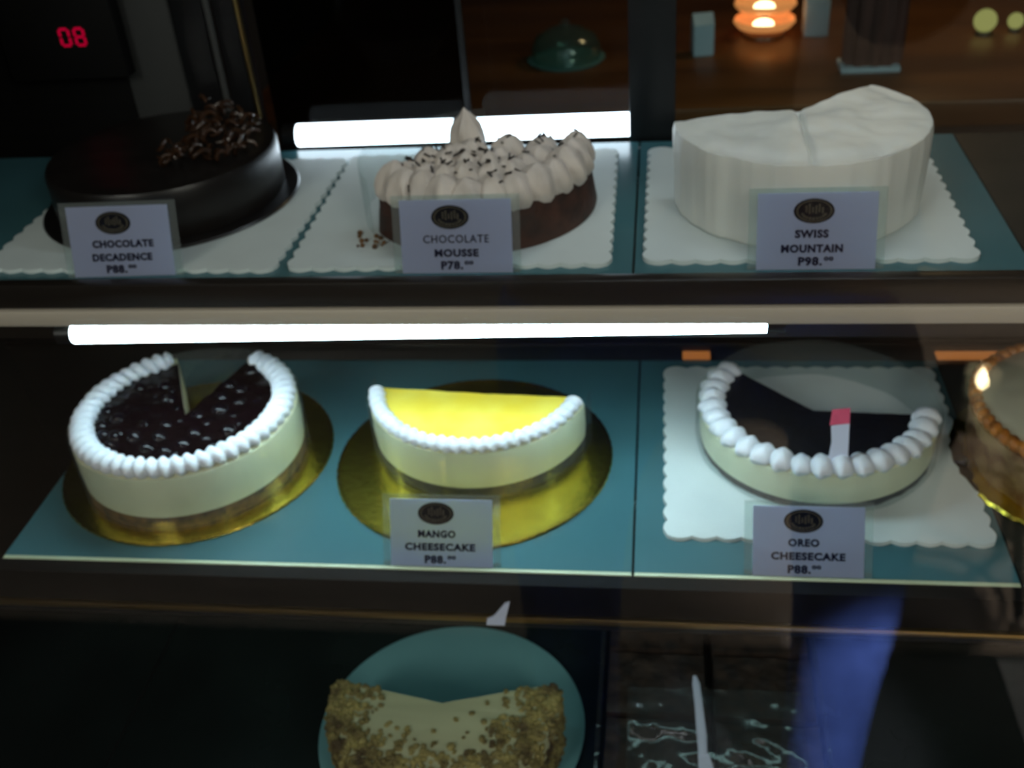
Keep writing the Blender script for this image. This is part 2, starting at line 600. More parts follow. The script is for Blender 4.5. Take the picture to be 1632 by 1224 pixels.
def price_card(label, x, y, z, lines, tilt=28, w=.084, h=.056, rz=0.0, ex=-.004, foot=.0055):
    t = thing('price_card', label, 'price card', (x, y, z), rz, 'price cards in clear stands')
    tl = (R(-tilt), 0, 0)
    up = Vector((0, math.sin(R(tilt)), math.cos(R(tilt))))
    nrm = Vector((0, -math.cos(R(tilt)), math.sin(R(tilt))))

    def at(lx, lz, out):
        v = up * lz + nrm * out
        return (lx, v.y, v.z)
    bm = bmesh.new()
    box(bm, -w / 2, w / 2, -.0003, .0003, .0006, h)
    obj('paper_card', bm, M['paper'], t, False, at(0, 0, 0), tl)
    bm = bmesh.new()
    ww = w / 2 + .0065
    box(bm, -ww, ww, .0006, .0020, 0, h + .0035)
    obj('clear_stand', bm, M['acrylic'], t, False, at(0, 0, 0), tl)
    bm = bmesh.new()
    box(bm, -ww, ww, .0023, foot, 0, .0013)
    obj('stand_foot', bm, M['acrylic'], t, False)
    # oval emblem with a printed ring and figures
    bm = bmesh.new()
    lathe(bm, [(0, 0), (1, 0), (1, 1), (0, 1)], 40)
    for v in bm.verts:
        v.co = Vector((v.co.x * .0148, -v.co.z * .0003, v.co.y * .0092))
    e = obj('emblem', bm, M['emblem'], t, False, at(ex, .0445, .0004), tl)
    bm = bmesh.new()
    lathe(bm, [(.80, 0), (.88, 0), (.88, 1), (.80, 1)], 40, closed=True)
    rnd = random.Random(3)
    for k in range(9):
        a = R(205 + 16 * k)
        box(bm, .62 * math.cos(a) - .06, .62 * math.cos(a) + .06, .62 * math.sin(a) - .10, .62 * math.sin(a) + .10, 0, 1)
    for k in range(6):
        box(bm, -.42 + .16 * k, -.34 + .16 * k, -.12 - .1 * (k % 2), .30 + .14 * ((k + 1) % 3), 0, 1)
    for v in bm.verts:
        v.co = Vector((v.co.x * .0148, -v.co.z * .0003, v.co.y * .0092))
    obj('emblem_print', bm, M['emblem2'], e, False, (0, -.0004, 0))
    for body, tw, th, lx, lz, off in lines:
        mesh_obj('lettering', text_mesh(body, tw, th, off), M['ink'], t, at(lx, lz, .0006), tl)
    return t


# ------------------------------------------------------------ the setting
def struct(o):
    o['kind'] = 'structure'
    return o


struct(bxo('floor', -4, 5, -6, 2.6, FLOOR_Z - .05, FLOOR_Z, M['cafefloor']))
struct(bxo('wall_back', -4, 5, 2.5, 2.6, FLOOR_Z, 2.4, M['wall']))
struct(bxo('wall_front', -4, 5, -6.1, -6, FLOOR_Z, 2.4, M['cafewall']))

# ------------------------------------------------------------ the display case
case = thing('display_case', 'dark glass-fronted bakery display case with three lit tiers of cakes', 'display case', (0, 0, 0))
X0, X1 = -.74, 1.0
bxo('plinth', X0, X1, GLASS_Y + .012, .46, FLOOR_Z, -.212, M['black'], case, .004)
bxo('base_deck', X0 + .012, X1 - .012, GLASS_Y + .014, .318, -.212, -.2, M['deck'], case)
bxo('deck_seam', -.4995, -.4975, GLASS_Y + .02, .31, -.2, -.1994, M['darkpanel'], case)
bxo('back_panel', X0 + .012, X1 - .012, .330, .345, -.2, .190, M['darkpanel'], case)
for zz in (.012, .030):
    bxo('back_sill', X0 + .012, X1 - .012, .322, .330, zz, zz + .005, M['bronze'], case, .001)
bxo('side_panel', X0, X0 + .012, GLASS_Y + .012, .46, -.212, .74, M['darkpanel'], case)
bxo('side_panel', X1 - .012, X1, GLASS_Y + .012, .46, -.212, .74, M['darkpanel'], case)
bxo('front_glass', X0, X1, GLASS_Y, GLASS_Y + .006, -.30, .76, M['frontglass'], case)
bxo('canopy', X0, X1, GLASS_Y + .008, .46, .74, .76, M['black'], case)
# middle rail: black front with a brass strip under it
bxo('shelf_rail', X0 + .012, X1 - .012, -.014, .0004, -.0335, -.0002, M['rail_black'], case, .001)
bxo('brass_strip', X0 + .012, X1 - .012, -.0165, -.004, -.0400, -.0340, M['brass'], case, .001)
bxo('lower_rail', X0 + .012, X1 - .012, -.010, .002, -.0520, -.0405, M['darkpanel'], case, .001)
# upper rail
bxo('shelf_rail', X0 + .012, X1 - .012, .094, .1065, .1915, .2135, M['bronze'], case, .0015)
bxo('metal_band', X0 + .012, X1 - .012, .092, .106, .1755, .1905, M['alu'], case, .002)
bxo('lamp_backing', X0 + .012, X1 - .012, .116, .122, .1500, .2010, M['bronze'], case, .001)
bxo('rear_rail', X0 + .012, X1 - .012, .395, .41, .170, .199, M['black'], case, .001)
# rear posts and sliding doors of the upper tier
bxo('rear_post', -.0315, .0125, .387, .400, .203, .74, M['black'], case, .001)
bxo('rear_panel', X0 + .012, -.5402, .405, .424, .199, .74, M['rail_black'], case, .001)
bxo('steel_post', -.540, -.478, .405, .424, .199, .74, M['steel'], case, .002)
bxo('rear_post', -.474, -.440, .395, .424, .199, .74, M['black'], case, .002)
bxo('steel_post', -.4385, -.4325, .393, .400, .199, .74, M['steel'], case, .001)
bxo('rear_post', -.431, -.408, .395, .424, .199, .74, M['black'], case, .002)
bxo('brass_edge', -.4075, -.4035, .393, .400, .199, .74, M['brass'], case, .001)
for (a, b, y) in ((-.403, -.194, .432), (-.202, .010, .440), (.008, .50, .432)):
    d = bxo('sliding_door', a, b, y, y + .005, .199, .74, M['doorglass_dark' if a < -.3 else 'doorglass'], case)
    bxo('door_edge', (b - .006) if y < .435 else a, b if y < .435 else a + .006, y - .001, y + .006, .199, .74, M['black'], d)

# glass shelves: four panes, two to a tier
for lab, x0, x1, y0, y1, z0, z1 in (
    ('wide pale green glass shelf under the blueberry and mango cheesecakes', -.560, -.0225, .0005, .316, -.0070, 0),
    ('green glass shelf right of the seam, under the cookie-topped cheesecake', -.0205, .2700, .0005, .316, -.0070, 0),
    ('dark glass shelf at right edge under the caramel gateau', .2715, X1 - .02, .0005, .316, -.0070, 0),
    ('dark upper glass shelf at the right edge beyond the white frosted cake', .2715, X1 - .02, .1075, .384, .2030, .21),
    ('upper glass shelf under the dark chocolate cake and the half mousse cake', X0 + .02, -.0225, .1075, .384, .2030, .21),
    ('upper glass shelf under the tall white frosted cake', -.0205, .2700, .1075, .384, .2030, .21),
):
    t = thing('glass_shelf', lab, 'glass shelf', ((x0 + x1) / 2, y0, z0))
    hw = (x1 - x0) / 2
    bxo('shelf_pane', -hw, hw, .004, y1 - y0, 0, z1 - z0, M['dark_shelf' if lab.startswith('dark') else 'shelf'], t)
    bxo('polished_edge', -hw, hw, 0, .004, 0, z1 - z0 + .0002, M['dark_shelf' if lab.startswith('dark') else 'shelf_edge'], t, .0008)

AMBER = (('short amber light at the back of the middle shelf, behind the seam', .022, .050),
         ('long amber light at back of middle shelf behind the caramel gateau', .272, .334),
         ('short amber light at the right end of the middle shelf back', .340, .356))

# ------------------------------------------------------------ tube lights


def tube_light(label, xa, xb, y, za, zb, rad, mat, cap=.0):
    t = thing('tube_light', label, 'tube light', ((xa + xb) / 2, y, (za + zb) / 2))
    h = (xb - xa) / 2
    dz = (zb - za) / 2
    obj('tube', tube(bmesh.new(), [(-h, 0, -dz), (h, 0, dz)], rad, 20), mat, t)
    for s in (-1, 1):
        obj('end_cap', tube(bmesh.new(), [(s * h, 0, s * dz), (s * (h + .014), 0, s * dz)], rad * 1.04, 16), M['black'], t)
    return t


tube_light('long glowing white tube light under the upper shelf front, above the blueberry cake', -.492, .080, .1045, .1622, .1715, .0088, M['tube'])
t = tube_light('glowing white tube light behind the half mousse cake, left part', -.372, -.2015, .405, .2185, .2195, .0115, M['tube_r'])  # door reflection of the front tube, built as two glowing tubes
t = tube_light('glowing white tube light behind the half mousse cake, ending at black post', -.194, -.020, .405, .2195, .2205, .0115, M['tube_r'])
tube_light('white tube light under the canopy at the top of the case', -.12, .30, .24, .70, .70, .014, M['tube_c'])
tube_light('slim tube light at the front edge of the canopy', -.22, .34, .02, .715, .715, .010, M['tube_f'])  # added out of view to brighten the upper price cards
tube_light('dim tube light tucked under the front of the middle shelf', -.45, .25, .020, -.0300, -.0300, .006, M['tube_l'])  # hidden fill added to brighten the bottom tier

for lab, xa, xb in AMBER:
    t = bxo('amber_light', xa, xb, .3165, .3298, .0004, .0034, M['amber_led'], None, .001)  # glowing strips stand in for orange reflections on the sill
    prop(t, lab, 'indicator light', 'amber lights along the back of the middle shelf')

# ------------------------------------------------------------ temperature display
t = thing('temperature_display', 'small black box with red glowing digits 08 at the upper left', 'temperature display', (-.5905, .385, .2905))
bxo('casing', -.062, .062, 0, .02, 0, .085, M['rail_black'], t, .002)
bm = bmesh.new()
SEG = {'0': 'abcdef', '8': 'abcdefg'}


def seven(bm, ch, x, z, w, h, th):
    q = {'a': (0, h, w, h), 'b': (w, h / 2, w, h), 'c': (w, 0, w, h / 2), 'd': (0, 0, w, 0), 'e': (0, 0, 0, h / 2), 'f': (0, h / 2, 0, h), 'g': (0, h / 2, w, h / 2)}
    for s in SEG[ch]:
        xa, za, xb, zb = q[s]
        gap = .0009
        if za == zb:
            box(bm, x + xa + gap, x + xb - gap, -.0012, 0, z + za - th / 2, z + za + th / 2)
        else:
            box(bm, x + xa - th / 2, x + xa + th / 2, -.0012, 0, z + za + gap, z + zb - gap)


for i, ch in enumerate('08'):
    b2 = bmesh.new()
    seven(b2, ch,   .0095 + i * .0155 - .0065, .0345, .0092, .0160, .0022)
    obj('digit', b2, M['led'], t, False)
bxo('mount_arm', -.012, .012, .02, .05, .03, .05, M['black'], t, .001)

# ------------------------------------------------------------ middle tier
# --- blueberry cheesecake
BC = (-.4325, .1385)
gold_board('round gold foil board under the blueberry cheesecake', -.4343, .1456, 0, .1265)
t = thing('blueberry_cheesecake', 'blueberry cheesecake with one wedge cut out and a white cream rim', 'cake', (BC[0], BC[1], .0028))
a0, a1 = R(116), R(68) + 2 * PI
apx = (.003, -.009)
# a0 -> a1 counter-clockwise from the left cut round the front to the right cut
obj('biscuit_base', slice_solid([(.0985, 0), (.101, .001), (.101, .013), (.100, .014)], a0, a1, apx, 90, rfun=lambda a, z: 1 + .012 * noise.noise(Vector((9 * math.cos(a), 9 * math.sin(a), z * 60)))), M['crust'], t)
obj('cheese_filling', slice_solid([(.1015, .014), (.1022, .03), (.1022, .052), (.1015, .0545)], a0, a1, apx, 90), M['cream_side'], t)
obj('berry_jelly', slice_solid([(.086, .0545), (.085, .0570)], a0, a1, apx, 90, nt=14, zfun=lambda x, y: .0018 * noise.noise(Vector((x * 90, y * 90, 1)))), M['jelly'], t)
obj('cream_border', ruffle(.0910, .0235, .017, a0 + .03, a1 - .03, .0535, 46, .42, 1), M['cream'], t)
obj('plastic_collar', arc_sheet(.1045, 0, 2 * PI, .0005, .058, wob=.0015), M['acetate'], t)
rnd = random.Random(11)
bmb = bmesh.new()
bmesh.ops.create_uvsphere(bmb, u_segments=14, v_segments=9, radius=.0082)
for v in bmb.verts:
    if v.co.z > .0078:
        v.co.z -= .0012
berry0 = obj('blueberry', bmb, M['berry'], t)
placed = []
tries = 0
while len(placed) < 52 and tries < 6000:
    tries += 1
    a = rnd.uniform(a0 + .10, a1 - .10)
    q = .079 * math.sqrt(rnd.random())
    x, y = q * math.cos(a), q * math.sin(a)
    if any((x - u) ** 2 + (y - w) ** 2 < .0128 ** 2 for u, w in placed):
        continue
    # stay clear of the two cut faces
    ok = True
    for ac in (a0, a1):
        e = Vector((.1 * math.cos(ac) - apx[0], .1 * math.sin(ac) - apx[1])).normalized()
        r_ = Vector((x - apx[0], y - apx[1]))
        if r_.dot(e) > 0 and abs(r_.x * e.y - r_.y * e.x) < .0062:
            ok = False
    if (Vector((x, y)) - Vector(apx)).length < .006:
        ok = False
    if not ok:
        continue
    placed.append((x, y))
for i, (x, y) in enumerate(placed):
    b = berry0 if i == 0 else berry0.copy()
    if i:
        COL.objects.link(b)
        b.parent = t
    s = rnd.uniform(.8, 1.12)
    b.location = (x, y, .0530 + rnd.uniform(-.0030, .0018))
    b.scale = (s, s, s * .85)
    b.rotation_euler = (rnd.uniform(-.8, .8), rnd.uniform(-.8, .8), rnd.uniform(0, 6))

# --- mango cheesecake
MC = (-.1664, .1875)
gold_board('round gold foil board under the half mango cheesecake', -.1701, .1493, 0, .1265)
t = thing('mango_cheesecake', 'half of a yellow mango cheesecake with thin white cream rim', 'cake', (MC[0], MC[1], .0028))
a0, a1 = R(184), R(347)
apx = (0, -.0145)
obj('biscuit_base', slice_solid([(.099, 0), (.100, .001), (.100, .0105), (.099, .012)], a0, a1, apx, 70, rfun=lambda a, z: 1 + .012 * noise.noise(Vector((9 * math.cos(a), 9 * math.sin(a), z * 60)))), M['dark_crust'], t)
obj('cheese_filling', slice_solid([(.1005, .012), (.1015, .025), (.1012, .046), (.1005, .049)], a0, a1, apx, 70), M['cream_side'], t)
obj('mango_jelly', slice_solid([(.0915, .049), (.0905, .0528), (.090, .0532)], a0, a1, apx, 70, nt=10, zfun=lambda x, y: .0008 * noise.noise(Vector((x * 60, y * 60, 4)))), M['mango'], t)
obj('cream_border', ruffle(.0942, .0160, .0140, a0 + .02, a1 - .02, .0482, 27, .42, 5, twist=.8), M['cream'], t)
obj('plastic_collar', arc_sheet(.1035, R(172), R(356), .0005, .052, wob=.002, seed=4), M['acetate'], t)
price_card('price card reading MANGO CHEESECAKE at the front shelf edge', -.176, .004, 0, [
    ('MANGO', .0310, .0062, -.0035, .0275, .045), ('CHEESECAKE', .0580, .0062, -.0010, .0168, .045), ('P88.', .0175, .0068, -.0050, .0064, .045), ('00', .0070, .0032, .0085, .0083, .045)], tilt=28)

# --- cookie cheesecake
scallop_board('white scalloped square board under the black-topped cheesecake', .1335, .1710, 0, .262, .258, 13, 13)
OC = (.1371, .1804)
t = thing('cookie_cheesecake', 'partly cut cheesecake with black cookie topping and white cream dollops', 'cake', (OC[0], OC[1], .0036))
a0, a1 = R(141), R(350)
apx = (-.004, -.010)
obj('cookie_base', slice_solid([(.099, 0), (.101, .001), (.101, .007), (.100, .008)], a0, a1, apx, 80, rfun=lambda a, z: 1 + .012 * noise.noise(Vector((9 * math.cos(a), 9 * math.sin(a), z * 60)))), M['dark_crust'], t)
obj('cheese_filling', slice_solid([(.1015, .008), (.1022, .02), (.102, .033), (.101, .0355)], a0, a1, apx, 80), M['cream_side'], t)
obj('cookie_topping', slice_solid([(.088, .0355), (.087, .0375)], a0, a1, apx, 80, nt=10, zfun=lambda x, y: .0006 * noise.noise(Vector((x * 150, y * 150, 2)))), M['cookie'], t)
bm = dollop_bm(.0118, .0150, 3, 5, .0, amp=.07)
d0 = obj('cream_dollop', bm, M['cream'], t)
d0.data.set_sharp_from_angle(angle=PI)
nd = 21
for i in range(nd):
    a = a0 + .055 + (a1 - a0 - .11) * i / (nd - 1)
    d = d0 if i == 0 else d0.copy()
    if i:
        COL.objects.link(d)
        d.parent = t
    d.location = (.0915 * math.cos(a), .0915 * math.sin(a), .0350)
    d.rotation_euler = (0, 0, a + rnd.uniform(-.15, .15))
    d.scale = (1.06 + rnd.uniform(-.06, .06), .82 + rnd.uniform(-.06, .06), .85 + rnd.uniform(-.12, .12))
obj('plastic_collar', arc_sheet(.1045, 0, 2 * PI, .0005, .040, wob=.002, seed=9), M['acetate'], t)
price_card('price card with four-letter first line, below the black-topped cheesecake', .1135, .004, 0, [
    ('OREO', .0235, .0062, -.0035, .0275, .045), ('CHEESECAKE', .0560, .0062, .0000, .0168, .045), ('P88.', .0175, .0068, -.0065, .0064, .045), ('00', .0070, .0032, .0065, .0083, .045)], tilt=28)
t = thing('paper_flag', 'small pink and white paper flag stuck in the cream of black-topped cheesecake', 'flag', (.1440, .0905, .045))  # reflected figure, built as coloured panels on a pick
obj('pick', tube(bmesh.new(), [(.0062, -.003, -.010), (.0062, .0168, .0445)], .0007, 8), M['whiteplastic'], t)
bm = bmesh.new()
slab_ngon(bm, [(-.0085, .004), (.007, .002), (.007, .034), (-.0075, .032), (-.0065, .018)], -.0004, .0004)
obj('white_panel', bm, M['whiteplastic'], t, False, rot=(R(90 - 20), 0, 0))
bm = bmesh.new()
slab_ngon(bm, [(-.0085, .0325), (.007, .034), (.007, .047), (-.007, .0455)], -.0004, .0004)
obj('pink_panel', bm, M['pink'], t, False, rot=(R(90 - 20), 0, 0))

# --- pale gateau at the right edge
t = thing('caramel_gateau', 'pale round gateau with caramel nut-coated side at the right edge', 'cake', (.3640, .1560, .0))
bm = bmesh.new()
lathe(bm, [(0, 0), (.112, 0), (.114, .001), (.112, .0035), (0, .0035)], 90, mod=lambda a, z: 1 + .012 * math.sin(a * 36))
obj('foil_base', bm, M['gold'], t)
obj('caramel_side', slice_solid([(.096, .0035), (.099, .010), (.099, .036), (.103, .046), (.103, .053), (.097, .057)], 0, 2 * PI, (0, 0), 90, nt=5,
                                rfun=lambda a, z: 1 + .03 * noise.noise(Vector((6 * math.cos(a), 6 * math.sin(a), z * 90)))), M['caramel'], t)
obj('caramel_ring', ruffle(.0985, .012, .012, 0, 2 * PI, .053, 60, .35, 8), M['caramel_ring'], t)
obj('pale_icing', slice_solid([(.095, .052), (.0955, .058), (.090, .061)], 0, 2 * PI, (0, 0), 90, nt=10, zfun=lambda x, y: .014 * max(0, 1 - (x * x + y * y) / .0081) + .001 * noise.noise(Vector((x * 50, y * 50, 7)))), M['gateau'], t)

# ------------------------------------------------------------ upper tier
ZU = .21
# --- dark chocolate cake
scallop_board('white scalloped square board under the dark chocolate cake', -.4400, .2380, ZU, .264, .236, 14, 13, R(-1.2))
t = thing('dark_disc_board', 'thin round black board between dark chocolate cake and white scalloped board', 'cake board', (-.4526, .2644, ZU + .0036))
bm = bmesh.new()
lathe(bm, [(0, 0), (.1165, 0), (.1178, .0015), (.1165, .003), (0, .003)], 90)
obj('disc', bm, M['dark_board'], t)
t = thing('chocolate_cake', 'dark glazed chocolate cake with chocolate curls on top', 'cake', (-.4526, .2644, ZU + .0068))
obj('glazed_body', slice_solid([(.1025, 0), (.104, .002), (.104, .040), (.102, .0445), (.098, .0455)], 0, 2 * PI, (0, 0), 96, nt=8, zfun=lambda x, y: .001 * noise.noise(Vector((x * 40, y * 40, 3)))), M['choc'], t)
rnd = random.Random(5)
for i in range(70):
    a = rnd.uniform(R(-62), R(75))
    q = rnd.uniform(.030, .090)
    ln = rnd.uniform(.010, .022)
    th = rnd.uniform(0, PI)
    b2 = bmesh.new()
    pts = []
    rr = rnd.uniform(.003, .0055)
    for k in range(9):
        s = k / 8
        pts.append((math.cos(s * 5.0) * rr, (s - .5) * ln, math.sin(s * 5.0) * rr))
    tube(b2, pts, [.0004 + .0017 * math.sin(PI * (.1 + .8 * k / 8)) for k in range(9)], 6)
    obj('chocolate_curl', b2, M['curl'], t, True, (q * math.cos(a), q * math.sin(a),   .049 + .030 * rnd.random() * max(0, 1 - abs(q - .055) / .045)), (rnd.uniform(-.4, .4), rnd.uniform(-.4, .4), th))
price_card('price card reading CHOCOLATE DECADENCE in front of the dark cake', -.4370, .1145, ZU, [
    ('CHOCOLATE', .0520, .0062, .0020, .0275, .045), ('DECADENCE', .0510, .0062, .0000, .0165, .045), ('P88.', .0175, .0068, -.0060, .0068, .045), ('00', .0070, .0032, .0075, .0087, .045)], tilt=18, w=.086, h=.058, rz=R(2))

# --- half chocolate mousse cake
scallop_board('white scalloped square board under the half chocolate mousse cake', -.1715, .2400, ZU, .264, .240, 14, 13, R(.6))
t = thing('mousse_cake', 'half chocolate mousse cake topped with piped cream peaks and dark sprinkles', 'cake', (-.1546, .2371, ZU + .0036))
a0, a1 = R(214), R(365)
apx = (-.020, -.012)
a1 = R(372)
obj('sponge_body', slice_solid([(.0985, 0), (.099, .002), (.096, .022), (.0955, .023), (.0945, .036), (.093, .042)], a0, a1, apx, 80, nt=4), M['mousse'], t)
rnd = random.Random(21)
spots = []
for ring, (q, nn, rr, hh) in enumerate(((.0840, 12, .0150, .030), (.0610, 9, .0155, .030), (.0370, 6, .0150, .031), (.014, 3, .014, .032))):
    for i in range(nn):
        a = a0 + (a1 - a0) * (i + .5) / nn
        x, y = q * math.cos(a), q * math.sin(a)
        # lean the inner rows toward the cut
        spots.append((x + (apx[0] * (1 - q / .09)), y + apx[1] * (1 - q / .09), rr * rnd.uniform(.95, 1.12), hh * rnd.uniform(.9, 1.1)))
for i, (x, y, rr, hh) in enumerate(spots):
    obj('cream_dollop', dollop_bm(rr, hh, 40 + i, 5, .3), M['pcream'], t, True, (x, y, .034), (rnd.uniform(-.12, .12), rnd.uniform(-.12, .12), rnd.uniform(0, 6)))
obj('cream_dollop', dollop_bm(.015, .038, 99, 6, 1.4), M['pcream'], t, True, (-.012, .014, .041))
bm = bmesh.new()
for i in range(110):
    x, y, rr, hh = rnd.choice(spots[12:] if rnd.random() < .8 else spots)
    a = rnd.uniform(0, 2 * PI)
    q = rnd.random() * rr * .95
    z = .034 + hh * (1.0 - .55 * (q / rr) ** 2) + .0004
    c = Vector((x + q * math.cos(a), y + q * math.sin(a), z))
    d = Vector((rnd.uniform(-1, 1), rnd.uniform(-1, 1), rnd.uniform(-.6, .6))).normalized() * .0030
    tube(bm, [c - d, c + d], .0009, 5)
s_ = obj('chocolate_sprinkles', bm, M['sprinkle'], t)
s_['kind'] = 'stuff'
obj('plastic_collar', arc_sheet(.1040, R(95), R(215), .0005, .050, wob=.002, seed=12), M['acetate'], t)
rnd = random.Random(2)
bm = bmesh.new()
for i in range(16):
    c = Vector((-.243 + rnd.gauss(0, .006), .163 + rnd.gauss(0, .008), ZU + .0046))
    r_ = bmesh.ops.create_icosphere(bm, subdivisions=1, radius=rnd.uniform(.0012, .0028), matrix=Matrix.Translation(c))
o = obj('cake_crumbs', bm, M['crust'])
prop(o, 'brown cake crumbs on the white board left of the half mousse cake', 'crumbs', kind='stuff')
price_card('price card reading CHOCOLATE MOUSSE in front of the half cake', -.1590, .1145, ZU, [
    ('CHOCOLATE', .0520, .0062, .0000, .0275, .005), ('MOUSSE', .0350, .0062, .0000, .0165, .045), ('P78.', .0175, .0068, -.0040, .0068, .045), ('00', .0070, .0032, .0095, .0087, .045)], tilt=18, w=.088, h=.058)

# --- white frosted cake
scallop_board('white scalloped square board under the tall white frosted cake', .1120, .2420, ZU, .252, .236, 13, 13, R(-.4))
t = thing('frosted_cake', 'tall white frosted cake with its back left quarter cut away', 'cake', (.1112, .2398, ZU + .0036))


def peak(x, y):
    g = .0 * math.exp(-(((x - .056) / .050) ** 2 + ((y - .030) / .055) ** 2) ** 1.3)
    rip = .0030 * noise.noise(Vector((x * 26, y * 26, 6))) + .0012 * noise.noise(Vector((x * 70, y * 70, 6)))
    slit = -.0045 * math.exp(-((x - .0) / .0018) ** 2)
    edge = math.hypot(x, y) / .1
    return (g + rip + slit) * 1.0 - .004 * max(0, edge - .8) * 5 * (1 + .6 * math.sin(5 * math.atan2(y, x)))


obj('frosting', slice_solid([(.0985, 0), (.1005, .002), (.1015, .02), (.1025, .045), (.1025, .064), (.1010, .0695), (.0965, .0715)], R(181), R(407), (.002, .017), 180, nt=26,
                            zfun=peak, rfun=lambda a, z: 1 + .016 * noise.noise(Vector((5 * math.cos(a), 5 * math.sin(a), z * 9))) + .013 * noise.noise(Vector((13 * math.cos(a), 13 * math.sin(a), z * 14)))), M['frost'], t)
price_card('price card reading SWISS MOUNTAIN in front of the white cake', .1145, .1145, ZU, [
    ('SWISS', .0245, .0062, -.0035, .0275, .045), ('MOUNTAIN', .0450, .0062, -.0030, .0165, .045), ('P98.', .0175, .0068, -.0040, .0068, .045), ('00', .0070, .0032, .0095, .0087, .045)], tilt=18, w=.087, h=.058, ex=-.0025)

# ------------------------------------------------------------ lower tier
ZL = -.2
t = thing('cake_plate', 'round blue-grey plate under the nut-edged cake on the bottom tier', 'plate', (-.1880, .0020, ZL))
bm = bmesh.new()
lathe(bm, [(0, 0), (.100, 0), (.1205, .0035), (.1215, .0050), (.119, .0052), (.100, .0040), (0, .0038)], 100)
obj('plate_disc', bm, M['plate'], t)
t = thing('nut_cake', 'cream-topped cake with chopped nut edge and a wide wedge cut out', 'cake', (-.1870, -.0120, ZL + .0040))
a0, a1 = R(172), R(372)
apx = (0, -.006)
obj('cake_body', slice_solid([(.099, 0), (.101, .002), (.1015, .050), (.0985, .055), (.0955, .056)], a0, a1, apx, 80, nt=10, zfun=lambda x, y: .0008 * noise.noise(Vector((x * 40, y * 90, 3)))), M['nutcream'], t)
rnd = random.Random(8)
bm = bmesh.new()
for i in range(2600):
    a = rnd.uniform(a0 + .02, a1 - .02)
    if rnd.random() < .5:
        q, z = .1015 + rnd.uniform(-.001, .001), rnd.uniform(.001, .054)
    else:
        w_ = .036 + .014 * noise.noise(Vector((4 * math.cos(a), 4 * math.sin(a), 5)))
        q = .100 - abs(rnd.gauss(0, 1)) * w_ * .55
        z = .0565
    c = Vector((q * math.cos(a), q * math.sin(a), z))
    k = rnd.uniform(.0018, .0043)
    mt = Matrix.Translation(c) @ Matrix.Rotation(rnd.uniform(0, 6), 4, Vector((rnd.random(), rnd.random(), rnd.random() + .1)).normalized()) @ Matrix.Diagonal((k, k * rnd.uniform(.6, 1.2), k * .7, 1))
    bmesh.ops.create_icosphere(bm, subdivisions=1, radius=1, matrix=mt)
nu = obj('chopped_nuts', bm, M['nut'], t, False)
nu['kind'] = 'stuff'

# --- brownies in a clear tray
t = thing('brownie_tray', 'clear plastic tray of dark brownies on the bottom tier', 'tray', (.0440, .0350, ZL))
hw, hd, th = .0985, .1180, .0012
bxo('tray_floor', -hw, hw, -hd, hd, 0, th, M['tray'], t)
bxo('tray_wall', -hw, -hw + th * 3, -hd, hd, th, .034, M['tray'], t)
bxo('tray_wall', hw - th * 3, hw, -hd, hd, th, .034, M['tray'], t)
bxo('tray_wall', -hw + th * 3, hw - th * 3, hd - th * 3, hd, th, .034, M['tray'], t)
bxo('tray_wall', -hw + th * 3, hw - th * 3, -hd, -hd + th * 3, th, .034, M['tray'], t)
rnd = random.Random(4)
names = [('back', 'left'), ('back', 'right'), ('middle', 'left'), ('middle', 'right'), ('front', 'left'), ('front', 'right')]
for i, (rw, sd) in enumerate(names):
    cx_ = .0440 + (-.0470 if sd == 'left' else .0470)
    cy_ = .0350 + {'back': .075, 'middle': 0, 'front': -.075}[rw]
    bm = bmesh.new()
    bmesh.ops.create_grid(bm, x_segments=14, y_segments=11, size=.5)
    ext = bmesh.ops.extrude_face_region(bm, geom=bm.faces[:])
    for v in [g for g in ext['geom'] if isinstance(g, bmesh.types.BMVert)]:
        v.co.z = 1
    for v in bm.verts:
        top = v.co.z > .5
        x, y = v.co.x * .086, v.co.y * .068
        v.co = Vector((x, y, (.034 + .0035 * noise.noise(Vector((x * 60, y * 60, i)))) if top else 0))
    o = obj('brownie', bm, M['brownie'], None, True, (cx_, cy_, ZL + .0013), (0, 0, rnd.uniform(-.02, .02)))
    prop(o, f'dark chocolate brownie in the clear tray, {rw} row, {sd} side', 'brownie', 'brownies in the clear tray')
# crumpled cling film over the front of the tray
bm = bmesh.new()
gx, gy = 34, 30
vs = []
for j in range(gy + 1):
    for i in range(gx + 1):
        x = -.058 + .150 * i / gx
        y = -.100 + .090 * j / gy
        z = .0395 + .008 * abs(noise.noise(Vector((x * 26 + y * 20, y * 30, 2)))) + .004 * abs(noise.noise(Vector((x * 70, y * 22, 9))))
        vs.append(bm.verts.new((x, y, z)))
for j in range(gy):
    for i in range(gx):
        k = j * (gx + 1) + i
        bm.faces.new((vs[k], vs[k + 1], vs[k + gx + 2], vs[k + gx + 1]))
o = obj('cling_film', bm, M['film'], None, True, (.0300, .0350, ZL))
sol = o.modifiers.new('thick', 'SOLIDIFY')
sol.thickness = .0003
prop(o, 'crumpled clear cling film over the front brownies in the tray', 'cling film')
t = thing('plastic_knife', 'white plastic knife lying across the brownies on cling film', 'knife', (.0330, -.0020, ZL + .0505), R(4))
bm = bmesh.new()
tube(bm, [(0, .034, .001), (.0005, .025, .001), (.0005, 0, .0005), (0, -.030, 0), (-.001, -.050, 0)], [.0015, .0034, .0036, .0042, .0036], 10)
for v in bm.verts:
    v.co.z *= .35
obj('handle', bm, M['whiteplastic'], t)
bm = bmesh.new()
slab_ngon(bm, [(-.005, -.048), (.004, -.048), (.008, -.075), (.009, -.110), (.002, -.130), (-.005, -.112), (-.006, -.075)], -.0006, .0006)
obj('blade', bm, M['whiteplastic'], t, False)

